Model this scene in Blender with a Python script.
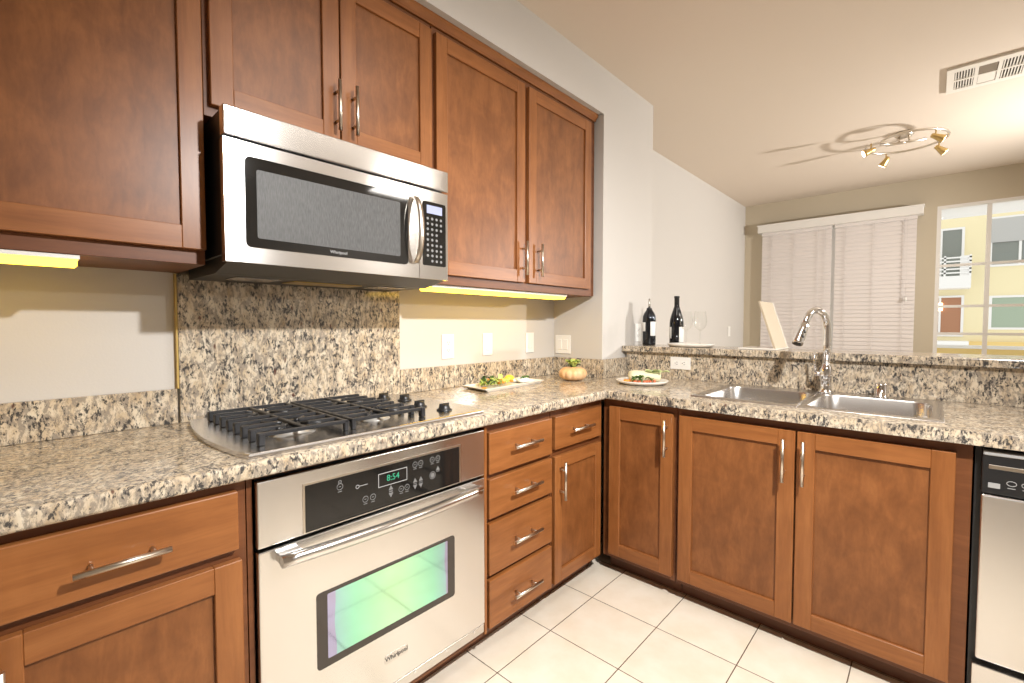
import bpy, bmesh, math, random
from mathutils import Vector, Matrix
random.seed(7)
PI = math.pi
for o in list(bpy.data.objects): bpy.data.objects.remove(o, do_unlink=True)
scn = bpy.context.scene
col = scn.collection

# ------------------------------------------------------------------ camera
cd = bpy.data.cameras.new('camera'); cam = bpy.data.objects.new('camera', cd); col.objects.link(cam)
cd.sensor_width = 36; cd.lens = 459.8 / 1024 * 36; cd.clip_start = 0.05; cd.clip_end = 200
cam.location = (1.191, -1.976, 1.2457)
cam.rotation_euler = (PI / 2 - 0.0375, 0, 0.7436)
scn.camera = cam
# ------------------------------------------------------------------ world, lights, exposure
scn.view_settings.view_transform = 'Standard'; scn.view_settings.look = 'None'
scn.view_settings.gamma = 1; scn.view_settings.use_curve_mapping = False
scn.view_settings.exposure = 0.35
w = bpy.data.worlds.new('overcast'); scn.world = w; w.use_nodes = True
bg = w.node_tree.nodes['Background']; bg.inputs[0].default_value = (1.0, 0.98, 0.95, 1); bg.inputs[1].default_value = 1.0

def lamp(name, kind, loc, energy, color=(1, 1, 1), size=0.05, target=None, **kw):
    d = bpy.data.lights.new(name, kind); d.energy = energy; d.color = color
    if kind == 'AREA':
        d.shape = 'RECTANGLE'; d.size = kw['sx']; d.size_y = kw['sy']
    else: d.shadow_soft_size = size
    if kind == 'SPOT': d.spot_size = kw['cone']; d.spot_blend = kw['blend']
    o = bpy.data.objects.new(name, d); col.objects.link(o); o.location = loc
    if target is not None:
        o.rotation_euler = (Vector(target) - Vector(loc)).to_track_quat('-Z', 'Y').to_euler()
    return o
lamp('kitchen_flash', 'SPOT', (1.59, -1.10, 2.22), 252, (1, 0.985, 0.96), 0.035, target=(0.05, -0.55, 0.25), cone=math.radians(126), blend=1.0)  # off-frame flash, position read from the cast shadows
lamp('kitchen_ceiling_lamp', 'AREA', (0.95, -0.75, 2.735), 11, (1, 0.95, 0.88), sx=0.3, sy=0.9)
lamp('living_room_fill', 'AREA', (2.85, 1.0, 2.735), 24, (1, 0.95, 0.88), sx=0.5, sy=0.5)  # off-frame fill added to brighten the room, no fixture
lamp('living_room_flash', 'SPOT', (3.05, 2.95, 1.98), 320, (1, 0.965, 0.915), 0.05, target=(-0.6, 2.35, 1.85), cone=math.radians(124), blend=1.0)  # second off-frame flash, read from the ceiling fixture's shadow

# ------------------------------------------------------------------ materials
MATS = {}
def newmat(name):
    m = bpy.data.materials.new(name); m.use_nodes = True; MATS[name] = m
    nt = m.node_tree; return m, nt, nt.nodes['Principled BSDF']
def N(nt, t, **kw):
    n = nt.nodes.new(t)
    for k, v in kw.items():
        if k in n.inputs: n.inputs[k].default_value = v
        else: setattr(n, k, v)
    return n
def plain(name, c, rough=0.5, metal=0.0, bump=0.0, bscale=200, **kw):
    m, nt, p = newmat(name)
    p.inputs['Base Color'].default_value = (*c, 1); p.inputs['Roughness'].default_value = rough; p.inputs['Metallic'].default_value = metal
    for k, v in kw.items(): p.inputs[k].default_value = v
    if bump:
        no = N(nt, 'ShaderNodeTexNoise', Scale=bscale, Detail=4.0); tc = N(nt, 'ShaderNodeTexCoord')
        nt.links.new(tc.outputs['Object'], no.inputs['Vector'])
        b = N(nt, 'ShaderNodeBump', Strength=bump, Distance=0.002)
        nt.links.new(no.outputs[0], b.inputs['Height']); nt.links.new(b.outputs[0], p.inputs['Normal'])
    return m
def ramp(nt, stops, interp='LINEAR'):
    r = nt.nodes.new('ShaderNodeValToRGB'); r.color_ramp.interpolation = interp
    e = r.color_ramp.elements
    while len(e) < len(stops): e.new(0.5)
    for i, (p, c) in enumerate(stops): e[i].position = p; e[i].color = (*c, 1) if len(c) == 3 else c
    return r
def mixc(nt, fac, a, b, mode='MIX'):
    m = nt.nodes.new('ShaderNodeMix'); m.data_type = 'RGBA'; m.blend_type = mode
    for s, v in ((m.inputs[0], fac), (m.inputs[6], a), (m.inputs[7], b)):
        if hasattr(v, 'is_linked') or isinstance(v, bpy.types.NodeSocket): nt.links.new(v, s)
        else: s.default_value = v if isinstance(v, float) else (*v, 1)
    return m.outputs[2]
def mth(nt, op, a, b=None, c=None):
    m = nt.nodes.new('ShaderNodeMath'); m.operation = op
    for i, v in enumerate((a, b, c)):
        if v is None: continue
        if isinstance(v, bpy.types.NodeSocket): nt.links.new(v, m.inputs[i])
        else: m.inputs[i].default_value = v
    return m.outputs[0]
def objcoords(nt, rnd=True, scale=(1, 1, 1)):
    tc = N(nt, 'ShaderNodeTexCoord'); v = tc.outputs['Object']
    if rnd:
        oi = N(nt, 'ShaderNodeObjectInfo'); sc = nt.nodes.new('ShaderNodeVectorMath'); sc.operation = 'SCALE'
        sc.inputs[0].default_value = (17, 11, 7); nt.links.new(oi.outputs['Random'], sc.inputs['Scale'])
        ad = nt.nodes.new('ShaderNodeVectorMath'); ad.operation = 'ADD'
        nt.links.new(v, ad.inputs[0]); nt.links.new(sc.outputs[0], ad.inputs[1]); v = ad.outputs[0]
    mp = N(nt, 'ShaderNodeMapping'); mp.inputs['Scale'].default_value = scale
    nt.links.new(v, mp.inputs['Vector']); return v, mp.outputs[0]
def noise(nt, vec, scale, detail=4, rough=0.5, dist=0.0):
    n = N(nt, 'ShaderNodeTexNoise', Scale=float(scale), Detail=float(detail), Roughness=rough, Distortion=dist)
    nt.links.new(vec, n.inputs['Vector']); return n.outputs[0]

def wood(name, scale, cols, mottle=0.35, rough=0.36):
    m, nt, p = newmat(name)
    raw, v = objcoords(nt, True, scale)
    g = noise(nt, v, 26, 6, 0.6, 0.6)
    fine = noise(nt, v, 130, 3, 0.6)
    r = ramp(nt, [(0.28, cols[0]), (0.5, cols[1]), (0.72, cols[2])]); nt.links.new(g, r.inputs[0])
    big = noise(nt, raw, 7.5, 4, 0.6, 0.5)
    rb = ramp(nt, [(0.3, (0.6, 0.55, 0.5)), (0.62, (1.05, 1.05, 1.05))]); nt.links.new(big, rb.inputs[0])
    c = mixc(nt, mottle, r.outputs[0], rb.outputs[0], 'MULTIPLY')
    rf = ramp(nt, [(0.35, (0.86, 0.84, 0.82)), (0.6, (1, 1, 1))]); nt.links.new(fine, rf.inputs[0])
    c = mixc(nt, 0.6, c, rf.outputs[0], 'MULTIPLY')
    nt.links.new(c, p.inputs['Base Color'])
    p.inputs['Roughness'].default_value = rough
    p.inputs['Specular IOR Level'].default_value = 0.45
    b = N(nt, 'ShaderNodeBump', Strength=0.06, Distance=0.001); nt.links.new(fine, b.inputs['Height']); nt.links.new(b.outputs[0], p.inputs['Normal'])
    return m
CW = [(0.225, 0.078, 0.020), (0.285, 0.104, 0.029), (0.345, 0.134, 0.040)]
CP = [(0.185, 0.064, 0.0175), (0.235, 0.085, 0.024), (0.285, 0.107, 0.032)]
wood('wood_v', (1, 1, 0.09), CW, 0.3)
wood('wood_h', (0.09, 0.09, 1), CW, 0.3)
wood('wood_panel', (1, 1, 0.3), CP, 0.62, 0.4)
plain('wood_dark', (0.13, 0.045, 0.015), 0.5)
wood('wood_frame', (0.12, 0.12, 1), [(0.13, 0.042, 0.0135), (0.165, 0.056, 0.018), (0.20, 0.071, 0.024)], 0.3, 0.42)

def granite():
    m, nt, p = newmat('granite')
    raw, v = objcoords(nt, False, (1, 1, 0.5))
    warp = N(nt, 'ShaderNodeTexNoise', Scale=22.0, Detail=2.0); nt.links.new(v, warp.inputs['Vector'])
    vm = nt.nodes.new('ShaderNodeVectorMath'); vm.operation = 'MULTIPLY_ADD'
    nt.links.new(warp.outputs['Color'], vm.inputs[0]); vm.inputs[1].default_value = (0.02, 0.02, 0.02); nt.links.new(v, vm.inputs[2])
    vw = vm.outputs[0]
    n0 = noise(nt, vw, 34, 5, 0.62)
    base = ramp(nt, [(0.3, (0.44, 0.335, 0.215)), (0.48, (0.60, 0.495, 0.36)), (0.66, (0.70, 0.62, 0.49))]); nt.links.new(n0, base.inputs[0])
    # grey clouds
    n1 = noise(nt, vw, 80, 6, 0.72)
    f1 = ramp(nt, [(0.465, (0, 0, 0)), (0.55, (1, 1, 1))]); nt.links.new(n1, f1.inputs[0])
    c = mixc(nt, mth(nt, 'MULTIPLY', f1.outputs[0], 0.8), base.outputs[0], (0.245, 0.21, 0.175))
    # black flecks clustered
    n2 = noise(nt, vw, 125, 5, 0.66); cl = noise(nt, raw, 18, 3, 0.6)
    s = mth(nt, 'MULTIPLY_ADD', cl, 0.45, n2)
    f2 = ramp(nt, [(0.748, (0, 0, 0)), (0.835, (1, 1, 1))]); nt.links.new(s, f2.inputs[0])
    c = mixc(nt, mth(nt, 'MULTIPLY', f2.outputs[0], 0.93), c, (0.038, 0.038, 0.042))
    # garnet specks
    vo = N(nt, 'ShaderNodeTexVoronoi', Scale=36.0); nt.links.new(vw, vo.inputs['Vector'])
    f3 = ramp(nt, [(0.12, (1, 1, 1)), (0.2, (0, 0, 0))]); nt.links.new(vo.outputs['Distance'], f3.inputs[0])
    sel = mth(nt, 'GREATER_THAN', nt_sep(nt, vo.outputs['Color']), 0.8)
    c = mixc(nt, mth(nt, 'MULTIPLY', mth(nt, 'MULTIPLY', f3.outputs[0], sel), 0.85), c, (0.09, 0.03, 0.022))
    nt.links.new(c, p.inputs['Base Color']); p.inputs['Roughness'].default_value = 0.15
    return m
def nt_sep(nt, colsock):
    s = nt.nodes.new('ShaderNodeSeparateColor'); nt.links.new(colsock, s.inputs[0]); return s.outputs[0]
granite()

def tile():
    m, nt, p = newmat('floor_tile')
    g = N(nt, 'ShaderNodeNewGeometry'); sp = nt.nodes.new('ShaderNodeSeparateXYZ'); nt.links.new(g.outputs['Position'], sp.inputs[0])
    S = 0.3088
    def edge(o, off):
        t = mth(nt, 'DIVIDE', mth(nt, 'SUBTRACT', o, off), S); fr = mth(nt, 'FRACT', t); fl = mth(nt, 'FLOOR', t)
        d = mth(nt, 'MINIMUM', fr, mth(nt, 'SUBTRACT', 1.0, fr)); return d, fl
    dx, fx = edge(sp.outputs[0], 0.0701); dy, fy = edge(sp.outputs[1], -0.2174)
    d = mth(nt, 'MINIMUM', dx, dy)
    gro = mth(nt, 'LESS_THAN', d, 0.0056)
    cell = nt.nodes.new('ShaderNodeCombineXYZ'); nt.links.new(fx, cell.inputs[0]); nt.links.new(fy, cell.inputs[1])
    wn = nt.nodes.new('ShaderNodeTexWhiteNoise'); nt.links.new(cell.outputs[0], wn.inputs['Vector'])
    cloud = noise(nt, g.outputs['Position'], 7, 5, 0.6)
    r = ramp(nt, [(0.3, (0.77, 0.67, 0.53)), (0.65, (0.84, 0.76, 0.64))]); nt.links.new(cloud, r.inputs[0])
    var = mth(nt, 'MULTIPLY_ADD', wn.outputs[0], 0.07, 0.955)
    cv = nt.nodes.new('ShaderNodeVectorMath'); cv.operation = 'SCALE'; nt.links.new(r.outputs[0], cv.inputs[0]); nt.links.new(var, cv.inputs['Scale'])
    c = mixc(nt, gro, cv.outputs[0], (0.07, 0.04, 0.022)); nt.links.new(c, p.inputs['Base Color'])
    p.inputs['Roughness'].default_value = 0.32
    b = N(nt, 'ShaderNodeBump', Strength=0.5, Distance=0.002)
    nt.links.new(mth(nt, 'MINIMUM', d, 0.012), b.inputs['Height']); b.inputs['Distance'].default_value = 0.05
    nt.links.new(b.outputs[0], p.inputs['Normal'])
tile()
def paint(name, c, rough=0.75): return plain(name, c, rough, bump=0.12, bscale=160)
paint('wall_paint', (0.575, 0.548, 0.515)); paint('far_wall_dim', (0.56, 0.49, 0.375)); paint('ceiling_paint', (0.72, 0.625, 0.53))  # far wall's weaker light is put into its beige tone
plain('white_trim', (0.8, 0.78, 0.75), 0.45); plain('white_plastic', (0.82, 0.81, 0.78), 0.35); plain('slot_dark', (0.03, 0.028, 0.026), 0.6)
def steel(name, c, rough, axis=None):
    m, nt, p = newmat(name)
    p.inputs['Base Color'].default_value = (*c, 1); p.inputs['Metallic'].default_value = 1.0; p.inputs['Roughness'].default_value = rough
    if axis:
        raw, v = objcoords(nt, False, axis)
        n = noise(nt, v, 500, 3, 0.6)
        b = N(nt, 'ShaderNodeBump', Strength=0.05, Distance=0.0006); nt.links.new(n, b.inputs['Height']); nt.links.new(b.outputs[0], p.inputs['Normal'])
        p.inputs['Anisotropic'].default_value = 0.8
        t = N(nt, 'ShaderNodeTangent', direction_type='RADIAL', axis='Z'); nt.links.new(t.outputs[0], p.inputs['Tangent']); p.inputs['Anisotropic Rotation'].default_value = 0.25
    return m
steel('steel_brushed', (0.74, 0.725, 0.71), 0.2, (0.02, 0.02, 1))
steel('steel_sink', (0.66, 0.64, 0.62), 0.27)
steel('steel_hob', (0.64, 0.62, 0.60), 0.25)
steel('nickel', (0.68, 0.62, 0.54), 0.28)
steel('chrome', (0.82, 0.82, 0.83), 0.06)
steel('brass', (0.62, 0.45, 0.19), 0.3)
plain('black_gloss', (0.012, 0.011, 0.010), 0.05); plain('black_plastic', (0.014, 0.014, 0.015), 0.35)
plain('cast_iron', (0.018, 0.0185, 0.021), 0.38); plain('dark_grey', (0.05, 0.045, 0.04), 0.5)
plain('oven_border', (0.045, 0.036, 0.03), 0.06)
plain('icon_grey', (0.36, 0.36, 0.36), 0.5); plain('key_grey', (0.17, 0.17, 0.17), 0.5); plain('burner_alu', (0.55, 0.53, 0.5), 0.4, 0.6)
plain('mw_bottom', (0.035, 0.03, 0.024), 0.45, 0.3)
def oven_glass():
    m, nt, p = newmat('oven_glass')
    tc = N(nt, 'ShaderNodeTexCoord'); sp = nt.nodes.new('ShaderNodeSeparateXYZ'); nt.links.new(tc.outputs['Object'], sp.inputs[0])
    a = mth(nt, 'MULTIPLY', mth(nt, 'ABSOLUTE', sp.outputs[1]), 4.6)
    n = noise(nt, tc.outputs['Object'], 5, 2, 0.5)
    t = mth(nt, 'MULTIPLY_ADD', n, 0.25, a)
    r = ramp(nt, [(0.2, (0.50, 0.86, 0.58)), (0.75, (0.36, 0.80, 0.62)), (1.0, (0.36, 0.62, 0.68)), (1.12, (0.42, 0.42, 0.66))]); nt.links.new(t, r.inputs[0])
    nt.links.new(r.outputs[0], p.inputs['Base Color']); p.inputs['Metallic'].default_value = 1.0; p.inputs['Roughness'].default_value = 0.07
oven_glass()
def mw_glass():
    m, nt, p = newmat('mw_screen')
    raw, v = objcoords(nt, False, (1, 1, 0.12))
    n = noise(nt, v, 420, 3, 0.6)
    r = ramp(nt, [(0.3, (0.06, 0.06, 0.06)), (0.7, (0.11, 0.11, 0.11))]); nt.links.new(n, r.inputs[0])
    nt.links.new(r.outputs[0], p.inputs['Base Color']); p.inputs['Specular IOR Level'].default_value = 0.25; p.inputs['Roughness'].default_value = 0.45
mw_glass()
def emit(name, c, s):
    m, nt, p = newmat(name); p.inputs['Base Color'].default_value = (*c, 1)
    p.inputs['Emission Color'].default_value = (*c, 1); p.inputs['Emission Strength'].default_value = s
emit('undercab_glow', (1.0, 0.60, 0.04), 5.6); emit('led_green', (0.03, 0.30, 0.17), 0.12); emit('lcd_blue', (0.22, 0.24, 0.36), 0.6)
emit('bulb_glow', (1.0, 0.85, 0.6), 5.0); emit('room_glow', (1.0, 0.72, 0.42), 3.0)
def thin_glass(name, tint, refl):
    m, nt, p = newmat(name); out = nt.nodes['Material Output']
    tr = N(nt, 'ShaderNodeBsdfTransparent'); tr.inputs[0].default_value = (*tint, 1)
    gl = N(nt, 'ShaderNodeBsdfGlossy'); gl.inputs['Roughness'].default_value = 0.02
    lw = N(nt, 'ShaderNodeLayerWeight', Blend=0.5); mx = nt.nodes.new('ShaderNodeMixShader')
    k = mth(nt, 'MULTIPLY_ADD', mth(nt, 'POWER', lw.outputs['Facing'], 3.0), refl, 0.03)
    nt.links.new(k, mx.inputs[0]); nt.links.new(tr.outputs[0], mx.inputs[1]); nt.links.new(gl.outputs[0], mx.inputs[2])
    nt.links.new(mx.outputs[0], out.inputs[0])
thin_glass('pane_glass', (0.97, 0.98, 0.97), 0.3); thin_glass('wine_glass', (0.975, 0.98, 0.975), 0.8)
plain('bottle_glass', (0.008, 0.009, 0.012), 0.06); plain('label_white', (0.8, 0.79, 0.76), 0.6); plain('label_red', (0.45, 0.03, 0.05), 0.5)
plain('porcelain', (0.84, 0.80, 0.74), 0.15); plain('cream_panel', (0.52, 0.43, 0.31), 0.5)
def pumpkin_mat():
    m, nt, p = newmat('pumpkin'); raw, v = objcoords(nt, False); n = noise(nt, v, 14, 4, 0.6)
    r = ramp(nt, [(0.3, (0.72, 0.40, 0.17)), (0.7, (0.82, 0.56, 0.33))]); nt.links.new(n, r.inputs[0]); nt.links.new(r.outputs[0], p.inputs['Base Color']); p.inputs['Roughness'].default_value = 0.5
pumpkin_mat()
plain('leaf_green', (0.10, 0.22, 0.03), 0.5); plain('leaf_pale', (0.44, 0.56, 0.15), 0.5); plain('leaf_dark', (0.035, 0.09, 0.02), 0.5)
plain('wrap_tortilla', (0.72, 0.68, 0.47), 0.6, bump=0.3, bscale=60); plain('wrap_green', (0.58, 0.66, 0.33), 0.6); plain('tomato', (0.58, 0.15, 0.06), 0.35)
plain('carrot', (0.78, 0.30, 0.04), 0.45); plain('lemon', (0.85, 0.66, 0.06), 0.4); plain('dip_white', (0.80, 0.84, 0.82), 0.4); plain('stem', (0.2, 0.2, 0.05), 0.7)
plain('blind_white', (0.77, 0.72, 0.70), 0.5, **{'Transmission Weight': 0.0}); plain('cord_white', (0.72, 0.68, 0.66), 0.6)
plain('facade_yellow', (0.86, 0.765, 0.50), 0.85); plain('facade_white', (0.86, 0.85, 0.84), 0.7); plain('facade_gold', (0.78, 0.57, 0.22), 0.8)
plain('facade_glass', (0.22, 0.24, 0.22), 0.15); plain('facade_glass_green', (0.36, 0.44, 0.34), 0.2); plain('facade_grey', (0.48, 0.48, 0.47), 0.6); plain('facade_brown', (0.42, 0.20, 0.11), 0.6)
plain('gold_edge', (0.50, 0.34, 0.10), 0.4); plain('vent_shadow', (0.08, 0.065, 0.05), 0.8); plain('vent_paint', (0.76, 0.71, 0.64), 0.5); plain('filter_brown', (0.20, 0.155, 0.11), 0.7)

# ------------------------------------------------------------------ geometry helpers (all in world coordinates)
def BM(): return bmesh.new()
def setmat(bm, f0, m, smooth=False):
    bm.faces.ensure_lookup_table()
    for f in bm.faces[f0:]:
        f.material_index = m; f.smooth = smooth
def box(bm, x0, x1, y0, y1, z0, z1, m=0, bev=0.0, seg=1):
    nf = len(bm.faces)
    vs = [bm.verts.new((x, y, z)) for x in sorted((x0, x1)) for y in sorted((y0, y1)) for z in sorted((z0, z1))]
    fs = [(0, 1, 3, 2), (4, 6, 7, 5), (0, 4, 5, 1), (2, 3, 7, 6), (0, 2, 6, 4), (1, 5, 7, 3)]
    F = [bm.faces.new([vs[i] for i in f]) for f in fs]
    for f in F: f.material_index = m
    if bev:
        es = list({e for f in F for e in f.edges})
        r = bmesh.ops.bevel(bm, geom=es, offset=bev, segments=seg, affect='EDGES', profile=0.5)
        for f in r['faces']: f.material_index = m
def frame_of(d):
    d = Vector(d).normalized(); a = Vector((0, 0, 1)) if abs(d.z) < 0.95 else Vector((1, 0, 0))
    u = d.cross(a).normalized(); return u, d.cross(u).normalized()
def cyl(bm, p0, p1, r0, r1=None, seg=16, m=0, caps=True, smooth=True):
    r1 = r0 if r1 is None else r1; p0 = Vector(p0); p1 = Vector(p1); u, v = frame_of(p1 - p0)
    A = []; B = []
    for i in range(seg):
        a = 2 * PI * i / seg; d = u * math.cos(a) + v * math.sin(a)
        A.append(bm.verts.new(p0 + d * r0)); B.append(bm.verts.new(p1 + d * r1))
    for i in range(seg):
        j = (i + 1) % seg; f = bm.faces.new((A[i], A[j], B[j], B[i])); f.material_index = m; f.smooth = smooth
    if caps:
        for L in (A[::-1], B):
            f = bm.faces.new(L); f.material_index = m
def tube(bm, pts, r, seg=10, m=0, closed=False, caps=True):
    P = [Vector(p) for p in pts]; n = len(P); rings = []
    pu = None
    for i, p in enumerate(P):
        if closed: d = P[(i + 1) % n] - P[i - 1]
        else: d = P[min(i + 1, n - 1)] - P[max(i - 1, 0)]
        d.normalize()
        if pu is None: u, v = frame_of(d)
        else:
            u = (pu - d * pu.dot(d)).normalized(); v = d.cross(u)
        pu = u; rr = r[i] if isinstance(r, (list, tuple)) else r
        rings.append([bm.verts.new(p + (u * math.cos(2 * PI * k / seg) + v * math.sin(2 * PI * k / seg)) * rr) for k in range(seg)])
    for i in range(n if closed else n - 1):
        A = rings[i]; B = rings[(i + 1) % n]
        for k in range(seg):
            j = (k + 1) % seg; f = bm.faces.new((A[k], A[j], B[j], B[k])); f.material_index = m; f.smooth = True
    if caps and not closed:
        for L in (rings[0][::-1], rings[-1]):
            f = bm.faces.new(L); f.material_index = m
def lathe(bm, prof, c, seg=32, m=0, a0=0.0, a1=2 * PI, sx=1.0, sy=1.0, fn=None, top=True):
    full = abs(a1 - a0 - 2 * PI) < 1e-6; k = seg if full else seg + 1; rings = []
    for (r, z) in prof:
        ring = []
        for i in range(k):
            a = a0 + (a1 - a0) * i / seg; q = fn(a, r, z) if fn else 1.0
            ring.append(bm.verts.new((c[0] + math.cos(a) * r * sx * q, c[1] + math.sin(a) * r * sy * q, c[2] + z)))
        rings.append(ring)
    for A, B in zip(rings, rings[1:]):
        for i in range(seg):
            j = (i + 1) % k; f = bm.faces.new((A[i], A[j], B[j], B[i])); f.material_index = m; f.smooth = True
    if full:
        for L, rv in ((rings[0], True), (rings[-1], False)):
            if not rv and not top: continue
            f = bm.faces.new(L[::-1] if rv else L); f.material_index = m; f.smooth = True
def prism(bm, poly, axis, a0, a1, m=0):
    # poly: 2-d outline in the two other axes (in x,y,z order), extruded along axis
    def P(p, a):
        return {'x': (a, p[0], p[1]), 'y': (p[0], a, p[1]), 'z': (p[0], p[1], a)}[axis]
    A = [bm.verts.new(P(p, a0)) for p in poly]; B = [bm.verts.new(P(p, a1)) for p in poly]; n = len(poly)
    fs = [bm.faces.new(A[::-1]), bm.faces.new(B)] + [bm.faces.new((A[i], A[(i + 1) % n], B[(i + 1) % n], B[i])) for i in range(n)]
    for f in fs: f.material_index = m
def blob(bm, c, r, m=0, sub=2, jit=0.0):
    nf = len(bm.faces)
    res = bmesh.ops.create_icosphere(bm, subdivisions=sub, radius=1.0)
    for v in res['verts']:
        q = 1 + random.uniform(-jit, jit)
        v.co = Vector((c[0] + v.co.x * r[0] * q, c[1] + v.co.y * r[1] * q, c[2] + v.co.z * r[2] * q))
    setmat(bm, nf, m, True)
def leaf(bm, c, d, L, W, up=0.3, m=0):
    d = Vector(d).normalized(); s = d.cross(Vector((0, 0, 1)))
    s = s.normalized() if s.length > 1e-4 else Vector((1, 0, 0)); c = Vector(c); n = 6; prev = None; T = 0.0012
    rows = []
    for i in range(n + 1):
        t = i / n; wv = W * math.sin(PI * min(0.97, max(0.06, t))) ** 0.8
        p = c + d * L * t + Vector((0, 0, 1)) * (up * L * math.sin(t * PI * 0.75) - 0.1 * L * t * t + random.uniform(-.04, .04) * L)
        rows.append([bm.verts.new(p - s * wv + Vector((0, 0, wv * 0.45))), bm.verts.new(p), bm.verts.new(p + s * wv + Vector((0, 0, wv * 0.45)))])
    for A, B in zip(rows, rows[1:]):
        for k in (0, 1):
            f = bm.faces.new((A[k], A[k + 1], B[k + 1], B[k])); f.material_index = m; f.smooth = True

ORG = {}
def link(name, bm, mats, org):
    bmesh.ops.recalc_face_normals(bm, faces=bm.faces)
    me = bpy.data.meshes.new(name)
    bm.transform(Matrix.Translation(-Vector(org))); bm.to_mesh(me); bm.free()
    for m in (mats if isinstance(mats, (list, tuple)) else [mats]): me.materials.append(MATS[m])
    o = bpy.data.objects.new(name, me); col.objects.link(o); return o
def tag(o, label, cat, group=None, kind=None):
    o['label'] = label; o['category'] = cat
    if group: o['group'] = group
    if kind: o['kind'] = kind
    return o
def thing(name, label, cat, loc, group=None):
    o = bpy.data.objects.new(name, None); col.objects.link(o); o.location = loc; o.empty_display_size = 0.05
    ORG[o.name] = Vector(loc); return tag(o, label, cat, group)
def part(name, bm, mats, parent, label=None):
    org = ORG[parent.name]; o = link(name, bm, mats, org); o.parent = parent; ORG[o.name] = org
    if label: o['label'] = label
    return o
def solo(name, bm, mats, loc, label, cat, group=None):
    o = link(name, bm, mats, loc); o.location = loc; ORG[o.name] = Vector(loc); return tag(o, label, cat, group)
def struct(name, bm, mats, label=None, cat=None):
    o = link(name, bm, mats, (0, 0, 0)); o['kind'] = 'structure'; ORG[o.name] = Vector((0, 0, 0))
    o['label'] = label or name.replace('_', ' '); o['category'] = cat or name.split('_')[0]; return o
def spart(name, bm, mats, parent): return part(name, bm, mats, parent)
def text_bm(s, size, matrix, depth=0.0006):
    cu = bpy.data.curves.new('t', 'FONT'); cu.body = s; cu.size = size; cu.align_x = 'CENTER'; cu.align_y = 'CENTER'; cu.extrude = depth; cu.resolution_u = 3
    o = bpy.data.objects.new('t', cu); col.objects.link(o); bpy.context.view_layer.update()
    dg = bpy.context.evaluated_depsgraph_get(); me = bpy.data.meshes.new_from_object(o.evaluated_get(dg))
    bm = BM(); bm.from_mesh(me); bm.transform(matrix)
    bpy.data.objects.remove(o, do_unlink=True); bpy.data.curves.remove(cu); bpy.data.meshes.remove(me)
    for f in bm.faces: f.material_index = 0
    return bm
def faceX(x, y, z):   # text facing +x, reading towards +y
    return Matrix(((0, 0, 1, x), (1, 0, 0, y), (0, 1, 0, z), (0, 0, 0, 1)))
def faceY(x, y, z):   # text facing -y, reading towards +x
    return Matrix(((1, 0, 0, x), (0, 0, -1, y), (0, 1, 0, z), (0, 0, 0, 1)))

class Plane:
    """Local frame of a cabinet front: a runs along it, d points out of it."""
    def __init__(s, axis, pos): s.axis = axis; s.pos = pos
    def pt(s, a, d, z): return (s.pos + d, a, z) if s.axis == 'x' else (a, s.pos - d, z)
    def box(s, bm, a0, a1, d0, d1, z0, z1, m=0, bev=0.0, seg=1):
        p = s.pt(a0, d0, z0); q = s.pt(a1, d1, z1); box(bm, p[0], q[0], p[1], q[1], p[2], q[2], m, bev, seg)
    def dirn(s, da, dd, dz): return Vector((dd, da, dz)) if s.axis == 'x' else Vector((da, -dd, dz))
BASEL = Plane('x', 0.0); BASES = Plane('y', 0.0); UPL = Plane('x', -0.31)

def bar_handle(pl, parent, a, z, vertical, length=0.165, cc=0.096):
    bm = BM(); d = 0.032
    def P(t, dd): return pl.pt(a, dd, z + t) if vertical else pl.pt(a + t, dd, z)
    cyl(bm, P(-length / 2, d), P(length / 2, d), 0.0062, seg=14)
    for s in (-1, 1): cyl(bm, P(s * cc / 2, -0.001), P(s * cc / 2, d), 0.0048, seg=10)
    return part('handle', bm, 'nickel', parent)
def shaker(pl, parent, a0, a1, z0, z1, hand=None, sw=0.058, rt=0.06, rb=0.06, name='door'):
    bm = BM(); T = 0.021
    for (s0, s1) in ((a0, a0 + sw), (a1 - sw, a1)): pl.box(bm, s0, s1, -T, 0, z0, z1, 0, 0.0018)
    for (r0, r1) in ((z0, z0 + rb), (z1 - rt, z1)): pl.box(bm, a0 + sw, a1 - sw, -T, -0.0004, r0, r1, 1, 0.0012)
    pl.box(bm, a0 + sw - .004, a1 - sw + .004, -T, -0.0105, z0 + rb - .004, z1 - rt + .004, 2)
    o = part(name, bm, ['wood_v', 'wood_h', 'wood_panel'], parent)
    if hand: bar_handle(pl, o, hand[0], hand[1], True)
    return o
def drawer(pl, parent, a0, a1, z0, z1, ha, hz=None, hl=0.165):
    bm = BM(); pl.box(bm, a0, a1, -0.021, 0, z0, z1, 0, 0.003, 2)
    o = part('drawer', bm, 'wood_h', parent); bar_handle(pl, o, ha, hz if hz else (z0 + z1) / 2 + 0.004, False, hl); return o

# ------------------------------------------------------------------ room shell
CZ = 2.75; XL = -0.64; XN = -0.277; YN = 0.42; YC = 1.06; YF = 4.45
b = BM(); box(b, XL - .1, 3.7, -3.3, YF, -0.1, 0.0); struct('floor', b, 'floor_tile', 'cream square floor tiles with thin dark grout lines')
b = BM(); box(b, XL - .1, 3.7, -3.3, YF + .1, CZ, CZ + .1); struct('ceiling', b, 'ceiling_paint', 'flat tan painted ceiling')
b = BM(); box(b, XL - .1, XL, -3.3, YF + .1, 0, CZ); struct('wall_left', b, 'wall_paint', 'off white wall behind the cooktop running on into the living room')
b = BM(); box(b, XL, XN, YN, YC, 0, CZ); struct('wall_partition', b, 'wall_paint', 'off white wall stub at the end of the upper cabinets')
b = BM(); box(b, XL, XN, -3.3, YN, 2.485, CZ); struct('wall_soffit', b, 'wall_paint', 'off white soffit above the upper cabinets')
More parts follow.
